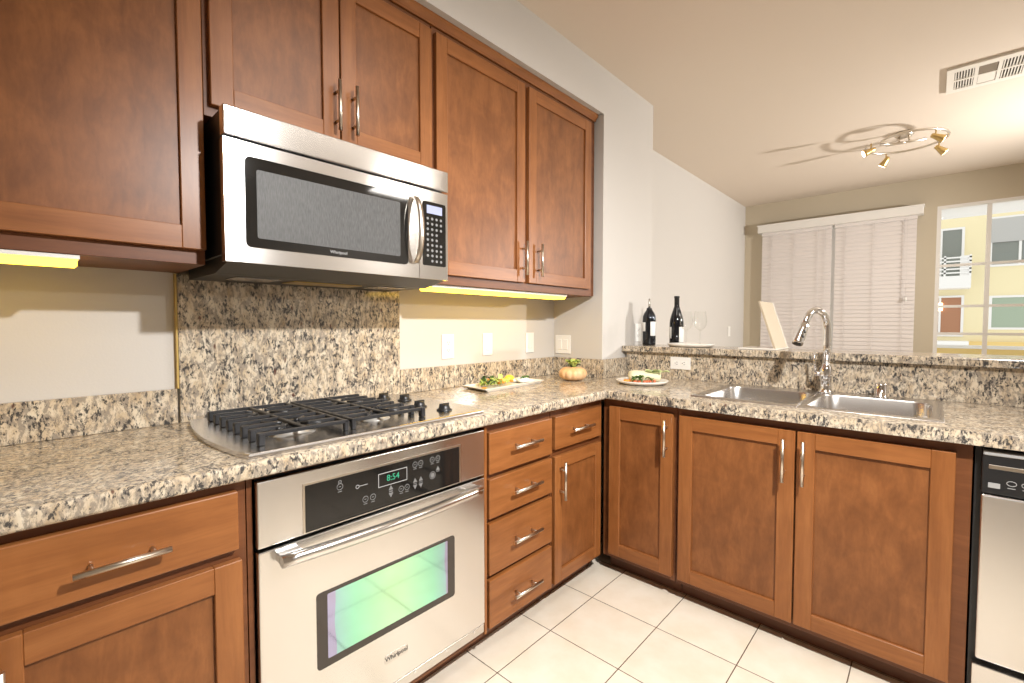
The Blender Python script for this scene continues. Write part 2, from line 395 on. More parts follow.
b = BM(); box(b, 3.6, 3.7, -3.3, YF + .1, 0, CZ); struct('wall_right', b, 'wall_paint', 'off white right wall')
b = BM(); box(b, XL, 3.6, -3.4, -3.3, 0, CZ); struct('wall_front', b, 'wall_paint', 'off white wall behind the viewer')
b = BM(); box(b, XN, 2.6, 0.70, 0.83, 0, 1.072); struct('wall_peninsula', b, 'wall_paint', 'half height wall carrying the raised bar ledge')
# far wall with a window opening (behind the blinds) and the tall glazed opening
W1 = (-0.43, 1.02, 0.55, 2.40); W2 = (1.178, 3.1, 0.10, 2.445)
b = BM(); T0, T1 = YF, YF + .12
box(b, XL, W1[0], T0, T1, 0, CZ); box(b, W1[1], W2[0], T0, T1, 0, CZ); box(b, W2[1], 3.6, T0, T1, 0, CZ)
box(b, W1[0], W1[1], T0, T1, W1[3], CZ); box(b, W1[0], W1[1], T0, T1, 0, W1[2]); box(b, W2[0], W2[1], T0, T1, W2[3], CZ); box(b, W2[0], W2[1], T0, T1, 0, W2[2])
struct('wall_back', b, 'far_wall_dim', 'far wall of the living room, beige tone standing in for weaker light')
def window(name, W, muv, muh, yc, label, mw=.017):
    b = BM(); f = 0.032
    box(b, W[0], W[0] + f, yc - .03, yc + .04, W[2], W[3]); box(b, W[1] - f, W[1], yc - .03, yc + .04, W[2], W[3])
    box(b, W[0] + f, W[1] - f, yc - .03, yc + .04, W[3] - f, W[3]); box(b, W[0] + f, W[1] - f, yc - .03, yc + .04, W[2], W[2] + f)
    o = struct(name, b, 'white_trim', label, 'window')
    b = BM()
    for x in muv: box(b, x - mw, x + mw, yc - .012, yc + .012, W[2] + f, W[3] - f)
    for z in muh: box(b, W[0] + f, W[1] - f, yc - .010, yc + .010, z - .013, z + .013)
    if muv or muh: spart('muntin_grid', b, 'white_trim', o)
    b = BM(); box(b, W[0] + f, W[1] - f, yc + .016, yc + .020, W[2] + f, W[3] - f); spart('pane', b, 'pane_glass', o)
    return o
window('window_1', W1, [0.315], [], YF + .06, 'white framed window behind the closed blinds', .06)
window('window_2', W2, [1.552, 2.35], [1.84, 1.427, 1.15], YF + .03, 'tall white framed window with a grid, looking out on a yellow building')
# wooden rail that closes the joint between soffit and cabinets
b = BM()
prism(b, [(-0.345, 2.446), (-0.322, 2.446), (-0.322, 2.452), (-0.312, 2.464), (-0.306, 2.470), (-0.306, 2.484), (-0.345, 2.484)], 'y', -2.25, 0.405)
struct('trim_1', b, 'wood_h', 'brown wooden moulding running along the top of the upper cabinets', 'trim')

# ------------------------------------------------------------------ upper cabinets
def upper(label, y0, y1, z0, doors, frame_lo=0.0):
    t = thing('wall_cabinet', label, 'cabinet', (-0.49, (y0 + y1) / 2, z0))
    b = BM(); box(b, XL + .002, -0.331, y0 + .001, y1 - .001, z0, 2.445, 0, 0.001); part('carcass', b, 'wood_frame', t)
    for d in doors: shaker(UPL, t, *d)
    return t
upper('brown wooden upper cabinet with a plain panel door, left of the microwave', -2.225, -1.600, 1.413, [(-2.215, -1.602, 1.452, 2.418, None, 0.056, 0.06, 0.062)])
upper('short two door brown upper cabinet directly above the microwave', -1.597, -0.806, 1.832, [(-1.583, -1.2035, 1.86, 2.418, (-1.219, 1.972)), (-1.1985, -0.815, 1.86, 2.418, (-1.157, 1.972))])
upper('tall two door brown upper cabinet to the right of the microwave', -0.803, 0.405, 1.413, [(-0.793, -0.247, 1.452, 2.418, (-0.238 - .03, 1.568)), (-0.217, 0.340, 1.452, 2.418, (-0.150, 1.568))])

# ------------------------------------------------------------------ base cabinets
ZT, ZB, FR = 0.845, 0.108, -0.0215
def base(label, pl, a0, a1, back, low=None):
    c = pl.pt((a0 + a1) / 2, -0.3, 0)
    t = thing('base_cabinet', label, 'cabinet', c)
    b = BM(); pl.box(b, a0 + .0008, a1 - .0008, back, FR - (.03 if low else 0), 0.084, low or 0.8795, 0, 0.001)
    if low: pl.box(b, a0 + .0008, a1 - .0008, FR - .0301, FR, 0.084, 0.8795, 0, 0.001)
    part('carcass', b, 'wood_frame', t)
    b = BM(); pl.box(b, a0 + .0008, a1 - .0008, back, -0.095, 0.001, 0.084); part('toe_kick', b, 'wood_dark', t)
    return t
D1 = -0.62
t = base('brown base cabinet with one wide drawer over a door, left of the oven', BASEL, -2.055, -1.606, D1)
drawer(BASEL, t, -2.038, -1.628, 0.7165, 0.855, -1.838, 0.778, 0.150)
shaker(BASEL, t, -2.036, -1.622, ZB, 0.690, (-2.006, 0.568))
t = base('two door brown base cabinet beyond the left cabinet, at the end of the run', BASEL, -2.9, -2.058, D1)
shaker(BASEL, t, -2.885, -2.495, ZB, 0.845, (-2.525, 0.72)); shaker(BASEL, t, -2.485, -2.075, ZB, 0.845, (-2.45, 0.72))
t = base('narrow brown base cabinet with a stack of four drawers, right of the oven', BASEL, -0.812, -0.4175, D1)
for z0, z1, hz in ((0.691, 0.846, 0.777), (0.524, 0.673, 0.604), (0.311, 0.506, 0.41), (0.109, 0.292, 0.194)): drawer(BASEL, t, -0.803, -0.427, z0, z1, -0.612, hz)
t = base('brown base cabinet in the corner with one small drawer over a narrow door', BASEL, -0.415, -0.0205 + .0195, D1)
drawer(BASEL, t, -0.405, -0.034, 0.702, 0.846, -0.225, 0.777)
shaker(BASEL, t, -0.405, -0.034, ZB, 0.671, (-0.372, 0.565), 0.05, 0.055, 0.055)
t = base('narrow single door brown base cabinet in the corner under the plate', BASES, -0.0195, 0.3575, -0.66)
shaker(BASES, t, 0.022, 0.344, ZB, ZT, (0.318, 0.738))
t = base('wide two door brown cabinet under the kitchen sink', BASES, 0.3585, 1.288, -0.66, 0.70)
shaker(BASES, t, 0.372, 0.8155, ZB, ZT, (0.781, 0.733)); shaker(BASES, t, 0.8215, 1.2495, ZB, ZT, (0.846, 0.733))
# oven housing
t = thing('oven_cabinet', 'dark brown cabinet housing that frames the built in oven', 'cabinet', (-0.3, -1.209, 0))
b = BM(); box(b, D1, FR, -1.6045, -1.592, 0.084, 0.8795); box(b, D1, FR, -0.826, -0.8135, 0.084, 0.8795); box(b, D1, FR, -1.592, -0.826, 0.084, 0.110); box(b, D1, FR, -1.592, -0.826, 0.868, 0.8795); part('carcass', b, 'wood_frame', t)
b = BM(); box(b, D1, -0.095, -1.604, -0.814, 0.001, 0.084); part('toe_kick', b, 'wood_dark', t)
b = BM(); BASEL.box(b, -0.8255, -0.8135, FR, -0.004, 0.10, 0.868); part('stile', b, 'wood_v', t)

# ------------------------------------------------------------------ granite: worktop, upstands, bar ledge
CT, CB, OV = 0.922, 0.8805, 0.022
SX0, SX1, SY0, SY1 = 0.385, 1.222, 0.085, 0.630
def worktop():
    b = BM()
    hx0, hx1, hy0, hy1 = SX0 + .02, SX1 - .02, SY0 + .02, SY1 - .02
    xs = sorted([XL + .001, XN + .001, OV, hx0, hx1, 2.55]); ys = sorted([-2.9, -OV, hy0, YN - .001, hy1, 0.699])
    V = {}
    def inside(x, y):
        if x < OV and y < -OV: return True
        if y > -OV and x > XL:
            if hx0 < x < hx1 and hy0 < y < hy1: return False
            if y > YN - .001 and x < XN: return False
            return True
        return False
    for z in (CB, CT):
        for i, x in enumerate(xs):
            for j, y in enumerate(ys): V[i, j, z] = None
    def vert(i, j, z):
        if V[i, j, z] is None: V[i, j, z] = b.verts.new((xs[i], ys[j], z))
        return V[i, j, z]
    cells = {(i, j) for i in range(5) for j in range(5) if inside((xs[i] + xs[i + 1]) / 2, (ys[j] + ys[j + 1]) / 2)}
    for (i, j) in cells:
        b.faces.new([vert(*q, CT) for q in ((i, j), (i + 1, j), (i + 1, j + 1), (i, j + 1))])
        b.faces.new([vert(*q, CB) for q in ((i, j), (i, j + 1), (i + 1, j + 1), (i + 1, j))])
        for (di, dj, p, q) in ((-1, 0, (i, j + 1), (i, j)), (1, 0, (i + 1, j), (i + 1, j + 1)), (0, -1, (i, j), (i + 1, j)), (0, 1, (i + 1, j + 1), (i, j + 1))):
            if (i + di, j + dj) not in cells: b.faces.new([vert(*p, CB), vert(*q, CB), vert(*q, CT), vert(*p, CT)])
    es = []
    for e in b.edges:
        p, q = e.verts[0].co, e.verts[1].co
        if abs(p.z - q.z) < 1e-6 and ((abs(p.x - OV) < 1e-5 and abs(q.x - OV) < 1e-5 and max(p.y, q.y) <= -OV + 1e-5) or (abs(p.y + OV) < 1e-5 and abs(q.y + OV) < 1e-5 and min(p.x, q.x) >= OV - 1e-5)): es.append(e)
    bmesh.ops.bevel(b, geom=es, offset=0.011, segments=4, affect='EDGES', profile=0.5)
    return b
solo('worktop', worktop(), 'granite', (0, 0, CT), 'L shaped speckled cream and black granite worktop around hob and sink', 'worktop')
b = BM(); box(b, XL + .001, -0.62, -2.9, -1.6165, CT + .0005, 1.035, 0, .0015)
solo('granite_upstand', b, 'granite', (-0.63, -2.2, CT), 'low granite upstand along the wall left of the cooktop', 'upstand')
b = BM(); box(b, XL + .001, -0.62, -0.7665, YN - .0215, CT + .0005, 1.035, 0, .0015)
solo('granite_upstand', b, 'granite', (-0.63, -0.15, CT), 'low granite upstand along the wall beneath the two switches', 'upstand')
b = BM(); box(b, XL + .001, XN + .0195, YN - .0205, YN - .0005, CT + .0005, 1.035, 0, .0015); box(b, XN + .0005, XN + .02, YN - .0005, 0.6795, CT + .0005, 1.035, 0, .0015)
solo('granite_upstand', b, 'granite', (-0.4, YN, CT), 'short granite upstand wrapping the wall corner behind the pumpkin', 'upstand')
t = thing('granite_backsplash', 'tall granite slab on the wall between cooktop and microwave', 'backsplash', (-0.63, -1.17, CT))
b = BM(); box(b, XL + .001, -0.62, -1.610, -0.7685, CT + .0005, 1.409, 0, .0015); part('slab', b, 'granite', t)
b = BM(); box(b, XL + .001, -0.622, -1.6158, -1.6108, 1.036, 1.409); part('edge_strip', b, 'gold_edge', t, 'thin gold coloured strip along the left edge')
b = BM(); box(b, XN + .021, 2.55, 0.68, 0.6985, CT + .0005, 1.071)
solo('granite_backsplash', b, 'granite', (0.9, 0.69, CT), 'long granite panel behind the sink below the bar ledge', 'backsplash')
t = thing('bar_ledge', 'raised speckled granite bar ledge behind the sink carrying the wine bottles', 'ledge', (0.9, 0.8, 1.073))
b = BM(); box(b, XN + .001, 0.163, 0.65, 0.985, 1.073, 1.110, 0, .006, 3); part('slab', b, 'granite', t)
b = BM(); box(b, 0.165, 2.55, 0.65, 0.985, 1.073, 1.110, 0, .006, 3); part('slab', b, 'granite', t)

# ------------------------------------------------------------------ microwave
t = thing('microwave', 'stainless steel over the range microwave below the short upper cabinet', 'microwave', (-0.42, -1.207, 1.39))
y0, y1, zb, zt = -1.587, -0.829, 1.414, 1.826; XF = -0.2
MW = Plane('x', XF)
b = BM(); box(b, XL + .022, XF - .03, y0 + .004, y1 - .004, zb + .02, zt - .002, 0, .002); part('body', b, 'black_plastic', t)
b = BM(); prism(b, [(XL + .03, 1.391), (XF - .13, 1.391), (XF - .012, zb - .0005), (XF - .012, zb + .0195), (XL + .03, zb + .0195)], 'y', y0 + .008, y1 - .008)
under = part('underside', b, 'mw_bottom', t, 'dark tapering underside of the microwave')
for ya, yb in ((-1.51, -1.38), (-1.03, -0.90)):
    b = BM(); box(b, -0.48, -0.375, ya, yb, 1.3875, 1.3909, 0, .001); part('lens', b, 'steel_hob', under)
b = BM(); box(b, -0.50, -0.40, -1.33, -1.08, 1.3875, 1.3909); part('grease_filter', b, 'brass', under)
b = BM(); MW.box(b, y0, y1, -.029, 0.004, 1.748, zt, 0, .004, 2); part('vent_grille', b, 'steel_brushed', t)
b = BM(); MW.box(b, y0, -0.9624, -.029, 0.0, zb, 1.742, 0, .0008, 1); door = part('door', b, 'steel_brushed', t)
def roundrect(a0, a1, z0, z1, r, n=5):
    out = []
    for (ca, cz, s) in ((a1 - r, z1 - r, 0), (a0 + r, z1 - r, 1), (a0 + r, z0 + r, 2), (a1 - r, z0 + r, 3)):
        for k in range(n + 1):
            q = (s + k / n) * PI / 2; out.append((ca + r * math.cos(q), cz + r * math.sin(q)))
    return out
b = BM(); prism(b, roundrect(-1.536, -1.012, 1.458, 1.704, .014), 'x', XF - .001, XF + .0025); win = part('window', b, 'black_gloss', door)
b = BM(); prism(b, roundrect(-1.508, -1.045, 1.484, 1.672, .006), 'x', XF + .002, XF + .0034); part('window_mesh', b, 'mw_screen', door, 'grey perforated screen behind the glass')
part('logo', text_bm('Whirlpool', 0.0135, faceX(XF + .0032, -1.272, 1.471), .0004), 'icon_grey', door)
hp = []
for k in range(15):
    s = k / 14 * 2 - 1; hp.append((.008 + .040 * (1 - s * s) ** 0.6, s))
b = BM()
ys_, wz = -0.986, 0.119
rows = []
for dx, s in hp:
    z = 1.585 + s * wz
    rows.append([b.verts.new((XF + q[0] + dx - .006, ys_ + q[1], z)) for q in ((.002, -.011), (.009, -.0105), (.012, 0), (.009, .0105), (.002, .011))])
for A, B in zip(rows, rows[1:]):
    for k in range(5):
        f = b.faces.new((A[k], A[(k + 1) % 5], B[(k + 1) % 5], B[k])); f.smooth = True
b.faces.new(rows[0][::-1]); b.faces.new(rows[-1])
part('handle', b, 'nickel', door, 'bowed vertical metal handle')
b = BM(); MW.box(b, -0.9615, y1, -.029, 0.0, zb, 1.742, 0, .0008, 1); cp = part('control_panel', b, 'steel_brushed', t)
b = BM(); prism(b, roundrect(-0.946, -0.841, 1.464, 1.699, .006), 'x', XF - .001, XF + .002); part('keypad_glass', b, 'black_gloss', cp)
b = BM(); MW.box(b, -0.930, -0.859, .0015, .003, 1.656, 1.686); part('display', b, 'lcd_blue', cp)
for r in range(9):
    for c in range(4):
        if (r, c) in ((3, 3), (4, 3), (8, 0)): continue
        y = -0.926 + c * 0.0205; z = 1.637 - r * 0.0195
        b = BM(); cyl(b, (XF + .0015, y, z), (XF + .003, y, z), 0.0056, 0.0052, seg=8); part('key', b, 'key_grey', cp)

# ------------------------------------------------------------------ wall oven
t = thing('oven', 'stainless steel built in oven with a green tinted window', 'oven', (-0.3, -1.209, 0.11))
y0, y1 = -1.5885, -0.829
b = BM(); box(b, -0.58, -0.03, y0 + .006, y1 - .006, 0.1105, 0.8675); part('body', b, 'black_plastic', t)
b = BM(); BASEL.box(b, y0, y1, -.0205, 0.0, 0.699, 0.8635, 0, .003, 2); cp = part('control_panel', b, 'steel_brushed', t)
b = BM(); BASEL.box(b, -1.480, -0.943, -.001, 0.0012, 0.702, 0.833); part('bezel', b, 'nickel', cp, 'thin bright metal bezel')
b = BM(); BASEL.box(b, -1.474, -0.950, .0, .0022, 0.704, 0.827); part('control_glass', b, 'black_gloss', cp)
b = BM()
for (a0, a1, c0, c1) in ((-1.262, -1.162, .8045, .8065), (-1.262, -1.162, .766, .768), (-1.262, -1.260, .768, .8045), (-1.164, -1.162, .768, .8045)): BASEL.box(b, a0, a1, .002, .0028, c0, c1)
part('display_outline', b, 'icon_grey', cp)
part('clock_digits', text_bm('8:54', 0.026, faceX(.0026, -1.212, 0.787), .0003), 'led_green', cp)
ICON = [(-1.38, 0.814, 2), (-1.38, 0.801, 0), (-1.304, 0.745, 0), (-1.28, 0.745, 0), (-1.22, 0.756, 1), (-1.22, 0.735, 3), (-1.184, 0.743, 0), (-1.163, 0.743, 0), (-1.133, 0.756, 1), (-1.133, 0.736, 3), (-1.111, 0.756, 1), (-1.111, 0.736, 3), (-1.133, 0.806, 0), (-1.111, 0.806, 0), (-1.066, 0.807, 0), (-1.043, 0.807, 0), (-1.065, 0.756, 4), (-1.043, 0.774, 1)]
for (y, z, k) in ICON:
    b = BM()
    if k in (0, 2, 4):
        r = {0: .0085, 2: .0045, 4: .0115}[k]
        tube(b, [(.0026, y + r * math.cos(a * PI / 8), z + r * math.sin(a * PI / 8)) for a in range(16)], .0011, 5, closed=True)
        if k == 4: cyl(b, (.002, y, z), (.003, y, z), .008, seg=12)
        else: box(b, .002, .0028, y - r * .4, y + r * .4, z - .001, z + .001)
        if k == 0: box(b, .002, .0028, y - .006, y + .006, z - .0145, z - .0125)
    else:
        s = 1 if k == 1 else -1
        prism(b, [(y - .008, z - .006 * s), (y + .008, z - .006 * s), (y, z + .008 * s)], 'x', .002, .0028)
        box(b, .002, .0028, y - .006, y + .006, z - .0095 * s - .001, z - .0095 * s + .001)
    part('button', b, 'key_grey', cp)
b = BM(); box(b, .002, .0028, -1.322, -1.296, .7865, .788); tube(b, [(.0026, -1.328 + .005 * math.cos(a * PI / 6), .787 + .005 * math.sin(a * PI / 6)) for a in range(12)], .001, 5, closed=True); part('emblem', b, 'icon_grey', cp)
b = BM(); BASEL.box(b, y0, y1, -.028, 0.001, 0.149, 0.690, 0, .003, 2); door = part('door', b, 'steel_brushed', t)
b = BM(); prism(b, roundrect(-1.449, -0.973, 0.318, 0.528, .010), 'x', 0.0, .0026); part('window_border', b, 'oven_border', door, 'dark glass border around the window')
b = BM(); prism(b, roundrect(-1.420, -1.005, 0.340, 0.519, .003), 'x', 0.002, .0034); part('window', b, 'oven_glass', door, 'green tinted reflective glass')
b = BM(); rows = []
for k in range(21):
    s = k / 20 * 2 - 1; y = -1.212 + s * 0.335; d = 0.034 + 0.022 * (1 - s * s); hz = 0.667
    rows.append([b.verts.new((d + q[0], y, hz + q[1])) for q in ((-.012, -.014), (.004, -.016), (.012, -.006), (.012, .006), (.004, .014), (-.012, .012))])
for A, B in zip(rows, rows[1:]):
    for k in range(6):
        f = b.faces.new((A[k], A[(k + 1) % 6], B[(k + 1) % 6], B[k])); f.smooth = True
b.faces.new(rows[0][::-1]); b.faces.new(rows[-1])
for s in (-1, 1):
    ya = -1.212 + s * 0.335; yb = ya - s * 0.055; box(b, 0.0, 0.026, min(ya, yb), max(ya, yb), .656, .678, 0, .002)
part('handle', b, 'steel_brushed', door, 'wide bowed brushed steel handle')
b = BM(); prism(b, roundrect(-1.246, -1.164, 0.2215, 0.2485, .006), 'x', 0.0005, .0018); part('badge', b, 'steel_sink', door)
part('logo', text_bm('Whirlpool', 0.019, faceX(.0023, -1.205, 0.2355), .0005), 'dark_grey', door)
b = BM(); box(b, -.028, -.002, y0 + .002, y1 - .002, .1145, .146, 0, .001)
vt = part('bottom_trim', b, 'steel_hob', t)
for k in range(6):
    y = -1.52 + k * .128; b = BM(); cyl(b, (-.0025, y, .138), (0.0, y, .138), .004, seg=10); part('screw', b, 'chrome', vt)

# ------------------------------------------------------------------ gas cooktop
t = thing('gas_cooktop', 'stainless steel gas cooktop with black grates set in the granite worktop', 'cooktop', (-0.29, -1.21, CT))
zc0, zc1 = CT + .0005, 0.936
arcL = [(-0.585 + 0.58 * k / 12, -1.590 - 0.034 * math.sin(PI * k / 12) ** 0.8 - .012 * k / 12) for k in range(13)]
arcR = [(-0.005 - 0.58 * k / 12, -0.828 + 0.03 * math.sin(PI * k / 12) ** 0.8) for k in range(13)]
b = BM(); prism(b, arcL + arcR, 'z', zc0, zc1)
es = [e for e in b.edges if abs(e.verts[0].co.z - zc1) < 1e-6 and abs(e.verts[1].co.z - zc1) < 1e-6]
bmesh.ops.bevel(b, geom=es, offset=.006, segments=3, affect='EDGES', profile=.5)
tray = part('tray', b, 'steel_hob', t)
BUR = [(-0.40, -1.44, .034), (-0.165, -1.44, .044), (-0.40, -1.176, .040), (-0.165, -1.176, .032)]
for (x, y, r) in BUR:
    b = BM(); lathe(b, [(r + .022, 0), (r + .018, .003), (r, .004), (r, .013), (r * .96, .014)], (x, y, zc1 - .0005), 28); bu = part('burner', b, 'burner_alu', t)
    b = BM(); lathe(b, [(r * .98, 0), (r, .003), (r * .95, .006), (r * .5, .0075), (.001, .0078)], (x, y, zc1 + .0138), 28); part('burner_cap', b, 'cast_iron', bu)
for gi, (ga, gb) in enumerate(((-1.562, -1.318), (-1.307, -1.045))):
    b = BM(); gz = 0.968; hw = .0065
    xs8 = [-0.50 + i * (0.432 / 7) for i in range(8)]
    full = (0, 2, 5, 7)
    ym = (ga + gb) / 2
    for i, x in enumerate(xs8):
        segs = [(ga, gb)] if i in (0, 7) else ([(ga, ym - .012), (ym + .012, gb)] if i in (3, 4) else [(ga, ym - .03), (ym + .03, gb)])
        if i in (3, 4): segs = [(ga, gb)]
        for (s0, s1) in segs: box(b, x - hw, x + hw, s0, s1, gz - .010, gz, 0, .002)
        for e in ((ga,) if gi == 0 else (gb,)):
            s = 1 if e == ga else -1
            box(b, x - .010, x + .010, e, e + s * .016, zc1 + .0005, gz - .001, 0, .002)
    yj = gb - .006 if gi == 0 else ga + .006; box(b, xs8[0] - hw, xs8[-1] + hw, yj - hw, yj + hw, gz - .012, gz - .001, 0, .002)
    box(b, xs8[0], xs8[-1], ym - hw, ym + hw, gz - .011, gz - .001, 0, .002)
    for x in (xs8[0], xs8[-1]):
        for y in (ga + .006, gb - .006): box(b, x - .007, x + .007, y - .0065, y + .0065, zc1 + .0003, gz - .004, 0, .002)
    for (x, y, r) in BUR[gi * 2:gi * 2 + 2]:
        for a in (PI / 4, 3 * PI / 4, 5 * PI / 4, 7 * PI / 4):
            p = Vector((x + math.cos(a) * .028, y + math.sin(a) * .028, gz - .005)); q = Vector((x + math.cos(a) * .085, y + math.sin(a) * .085, gz - .005)); cyl(b, p, q, .005, seg=6)
    part('grate', b, 'cast_iron', t)
for (x, y) in ((-0.482, -0.942), (-0.386, -0.905), (-0.222, -0.951), (-0.102, -0.930)):
    b = BM(); lathe(b, [(.0275, 0), (.028, .005), (.021, .008), (.0195, .014), (.0165, .020), (.010, .0235), (.001, .0242)], (x, y, zc1 - .0005), 24); k = part('knob', b, 'black_plastic', t)
    b = BM(); box(b, x - .0045, x + .0045, y - .021, y + .021, zc1 + .006, zc1 + .026, 0, .002); part('grip', b, 'black_plastic', k)

# ------------------------------------------------------------------ sink, tap, air gap
t = thing('kitchen_sink', 'stainless steel double bowl sink set in the granite worktop', 'sink', (0.80, 0.36, CT))
def rr(x0, x1, y0, y1, r, n=6):
    out = []
    for (cx, cy, s) in ((x1 - r, y1 - r, 0), (x0 + r, y1 - r, 1), (x0 + r, y0 + r, 2), (x1 - r, y0 + r, 3)):
        for k in range(n + 1):
            q = (s + k / n) * PI / 2; out.append((cx + r * math.cos(q), cy + r * math.sin(q)))
    return out
zr = CT + .0055
BW = [(0.415, 0.787, 0.115, 0.535), (0.821, 1.192, 0.115, 0.535)]
b = BM()
# rim: a fine grid of the deck with the two bowls left open
def loop(pts, z): return [b.verts.new((p[0], p[1], z)) for p in pts]
def bridge(A, B):
    n = len(A)
    for i in range(n):
        f = b.faces.new((A[i], A[(i + 1) % n], B[(i + 1) % n], B[i])); f.smooth = True
mid = (BW[0][1] + BW[1][0]) / 2
for (bx, xa, xb) in ((BW[0], SX0, mid), (BW[1], mid, SX1)):
    inner = rr(*bx, .06); n = 7
    outer = rr(xa, xb, SY0, SY1, .004)
    O0 = loop(outer, CT + .0008); O1 = loop([(min(max(p[0], SX0 + .004), SX1 - .004), min(max(p[1], SY0 + .004), SY1 - .004)) for p in outer], zr); I0 = loop(inner, zr - .001)
    bridge(O0, O1); bridge(O1, I0)
rim = part('rim', b, 'steel_sink', t)
for bx in BW:
    b = BM(); L = []
    for (ins, z, r) in ((0, zr - .0008, .06), (.004, zr - .008, .06), (.006, CT - .10, .058), (.012, CT - .165, .055), (.04, CT - .186, .05), (.12, CT - .19, .03)):
        L.append(loop(rr(bx[0] + ins, bx[1] - ins, bx[2] + ins, bx[3] - ins, r), z))
    for A, B in zip(L, L[1:]): bridge(A, B)
    b.faces.new(L[-1])
    bo = part('bowl', b, 'steel_sink', t)
    b = BM(); cx, cy = (bx[0] + bx[1]) / 2, (bx[2] + bx[3]) / 2; lathe(b, [(.045, 0), (.043, .003), (.034, .002), (.03, .0005), (.001, .0004)], (cx, cy, CT - .1898), 24); part('drain', b, 'chrome', bo)
fx, fy = 0.822, 0.590
t = thing('kitchen_tap', 'tall chrome gooseneck tap with pull down head behind the sink', 'tap', (fx, fy, zr))
b = BM(); lathe(b, [(.031, 0), (.031, .006), (.026, .010), (.0235, .02), (.0225, .055), (.025, .062), (.027, .085), (.0265, .105), (.021, .122), (.0155, .132), (.0145, .14)], (fx, fy, zr - .0005), 28); part('base', b, 'chrome', t)
pts = [(fx, fy, zr + .135), (fx, fy, 1.15), (fx, fy, 1.222)]; R = .083; cz = 1.226
for k in range(1, 13):
    a = PI * k / 12 * .87; e_ = R * (1 - math.cos(a)); pts.append((fx - .37 * e_, fy - .93 * e_, cz + R * math.sin(a)))
ex = Vector(pts[-1]); dr = (Vector(pts[-1]) - Vector(pts[-2])).normalized()
b = BM(); tube(b, pts + [tuple(ex + dr * .02)], .0152, 16); part('neck', b, 'chrome', t)
h0 = ex + dr * .012; h1 = h0 + dr * .035; h2 = h0 + dr * .105
b = BM(); tube(b, [h0, h0 + dr * .004, h1, h2 - dr * .01, h2], [.0156, .0185, .0195, .0225, .0215], 20); hd = part('spray_head', b, 'chrome', t)
b = BM(); cyl(b, h2 - dr * .001, h2 + dr * .002, .016, seg=18); part('nozzle', b, 'black_plastic', hd)
u_, v_ = frame_of(dr)
outw = Vector((0.6, -0.8, 0.0)); outw = (outw - dr * outw.dot(dr)).normalized()
for k in (0, 1):
    c = h1 + dr * (.012 + .024 * k) + outw * .019
    b = BM(); blob(b, c, (.006, .006, .008), 0, 2); part('spray_button', b, 'black_plastic', hd)
b = BM(); cyl(b, (fx - .02, fy, zr + .085), (fx - .045, fy - .004, zr + .085), .013, .012, seg=16); cyl(b, (fx - .041, fy - .004, zr + .083), (fx - .047, fy - .01, zr + .185), .0065, .005, seg=12); part('lever', b, 'chrome', t)
b = BM(); lathe(b, [(.028, 0), (.028, .004), (.0235, .006), (.0235, .054), (.0222, .060), (.013, .062), (.001, .0625)], (1.024, 0.592, zr - .0003), 28)
solo('air_gap', b, 'chrome', (1.024, 0.592, zr), 'short chrome air gap cylinder to the right of the tap', 'air gap')

# ------------------------------------------------------------------ dishwasher
t = thing('dishwasher', 'stainless steel dishwasher with a black control strip right of the sink cabinet', 'dishwasher', (1.6, 0.3, 0))
b = BM(); BASES.box(b, 1.2925, 1.905, -.60, -.03, 0.02, 0.878); part('body', b, 'black_plastic', t)
b = BM(); BASES.box(b, 1.306, 1.900, -.029, .004, 0.738, 0.8725, 0, .004, 2); cp = part('control_panel', b, 'black_plastic', t)
b = BM(); BASES.box(b, 1.308, 1.898, .002, .0075, 0.8535, 0.866, 0, .002); part('top_strip', b, 'icon_grey', cp, 'silver strip along the top edge')
b = BM(); BASES.box(b, 1.320, 1.886, .002, .006, 0.814, 0.826, 0, .001); part('latch_strip', b, 'nickel', cp, 'silver trim of the door latch')
b = BM(); BASES.box(b, 1.320, 1.345, .0035, .0055, 0.757, 0.772); part('badge', b, 'icon_grey', cp)
for k in range(8):
    x = 1.368 + k * .03 + (.12 if k > 3 else 0)
    b = BM(); tube(b, [(x + .010 * math.cos(a * PI / 7), -.0045, .777 + .007 * math.sin(a * PI / 7)) for a in range(14)], .001, 5, closed=True); BASES.box(b, x - .008, x + .008, .0035, .005, .762, .764); part('button', b, 'icon_grey', cp)
b = BM(); BASES.box(b, 1.306, 1.900, -.029, .010, 0.226, 0.735, 0, .006, 3); part('door', b, 'steel_brushed', t)
b = BM(); BASES.box(b, 1.300, 1.900, -.029, .004, 0.07, 0.206, 0, .003, 2); part('kick_panel', b, 'steel_brushed', t)
t = base('single door brown base cabinet beyond the dishwasher', BASES, 1.907, 2.53, -.66)
shaker(BASES, t, 1.93, 2.51, ZB, ZT, (1.97, .733))

# ------------------------------------------------------------------ under cabinet lights
def strip_light(label, y0, y1, x0):
    t = thing('under_cabinet_light', label, 'light', (x0, (y0 + y1) / 2, 1.39), 'under cabinet lights')
    b = BM(); box(b, x0 - .05, x0 + .05, y0, y1, 1.402, 1.4125, 0, .001); part('housing', b, 'white_plastic', t)
    b = BM(); prism(b, [(x0 - .046, 1.4018), (x0 - .036, 1.388), (x0 + .036, 1.388), (x0 + .046, 1.4018)], 'y', y0 + .004, y1 - .004); part('diffuser', b, 'undercab_glow', t, 'glowing yellow diffuser')
strip_light('glowing yellow light strip under the left upper cabinet', -2.15, -1.86, -0.385)
strip_light('long glowing yellow light strip under the upper cabinet right of the microwave', -0.79, 0.16, -0.40)

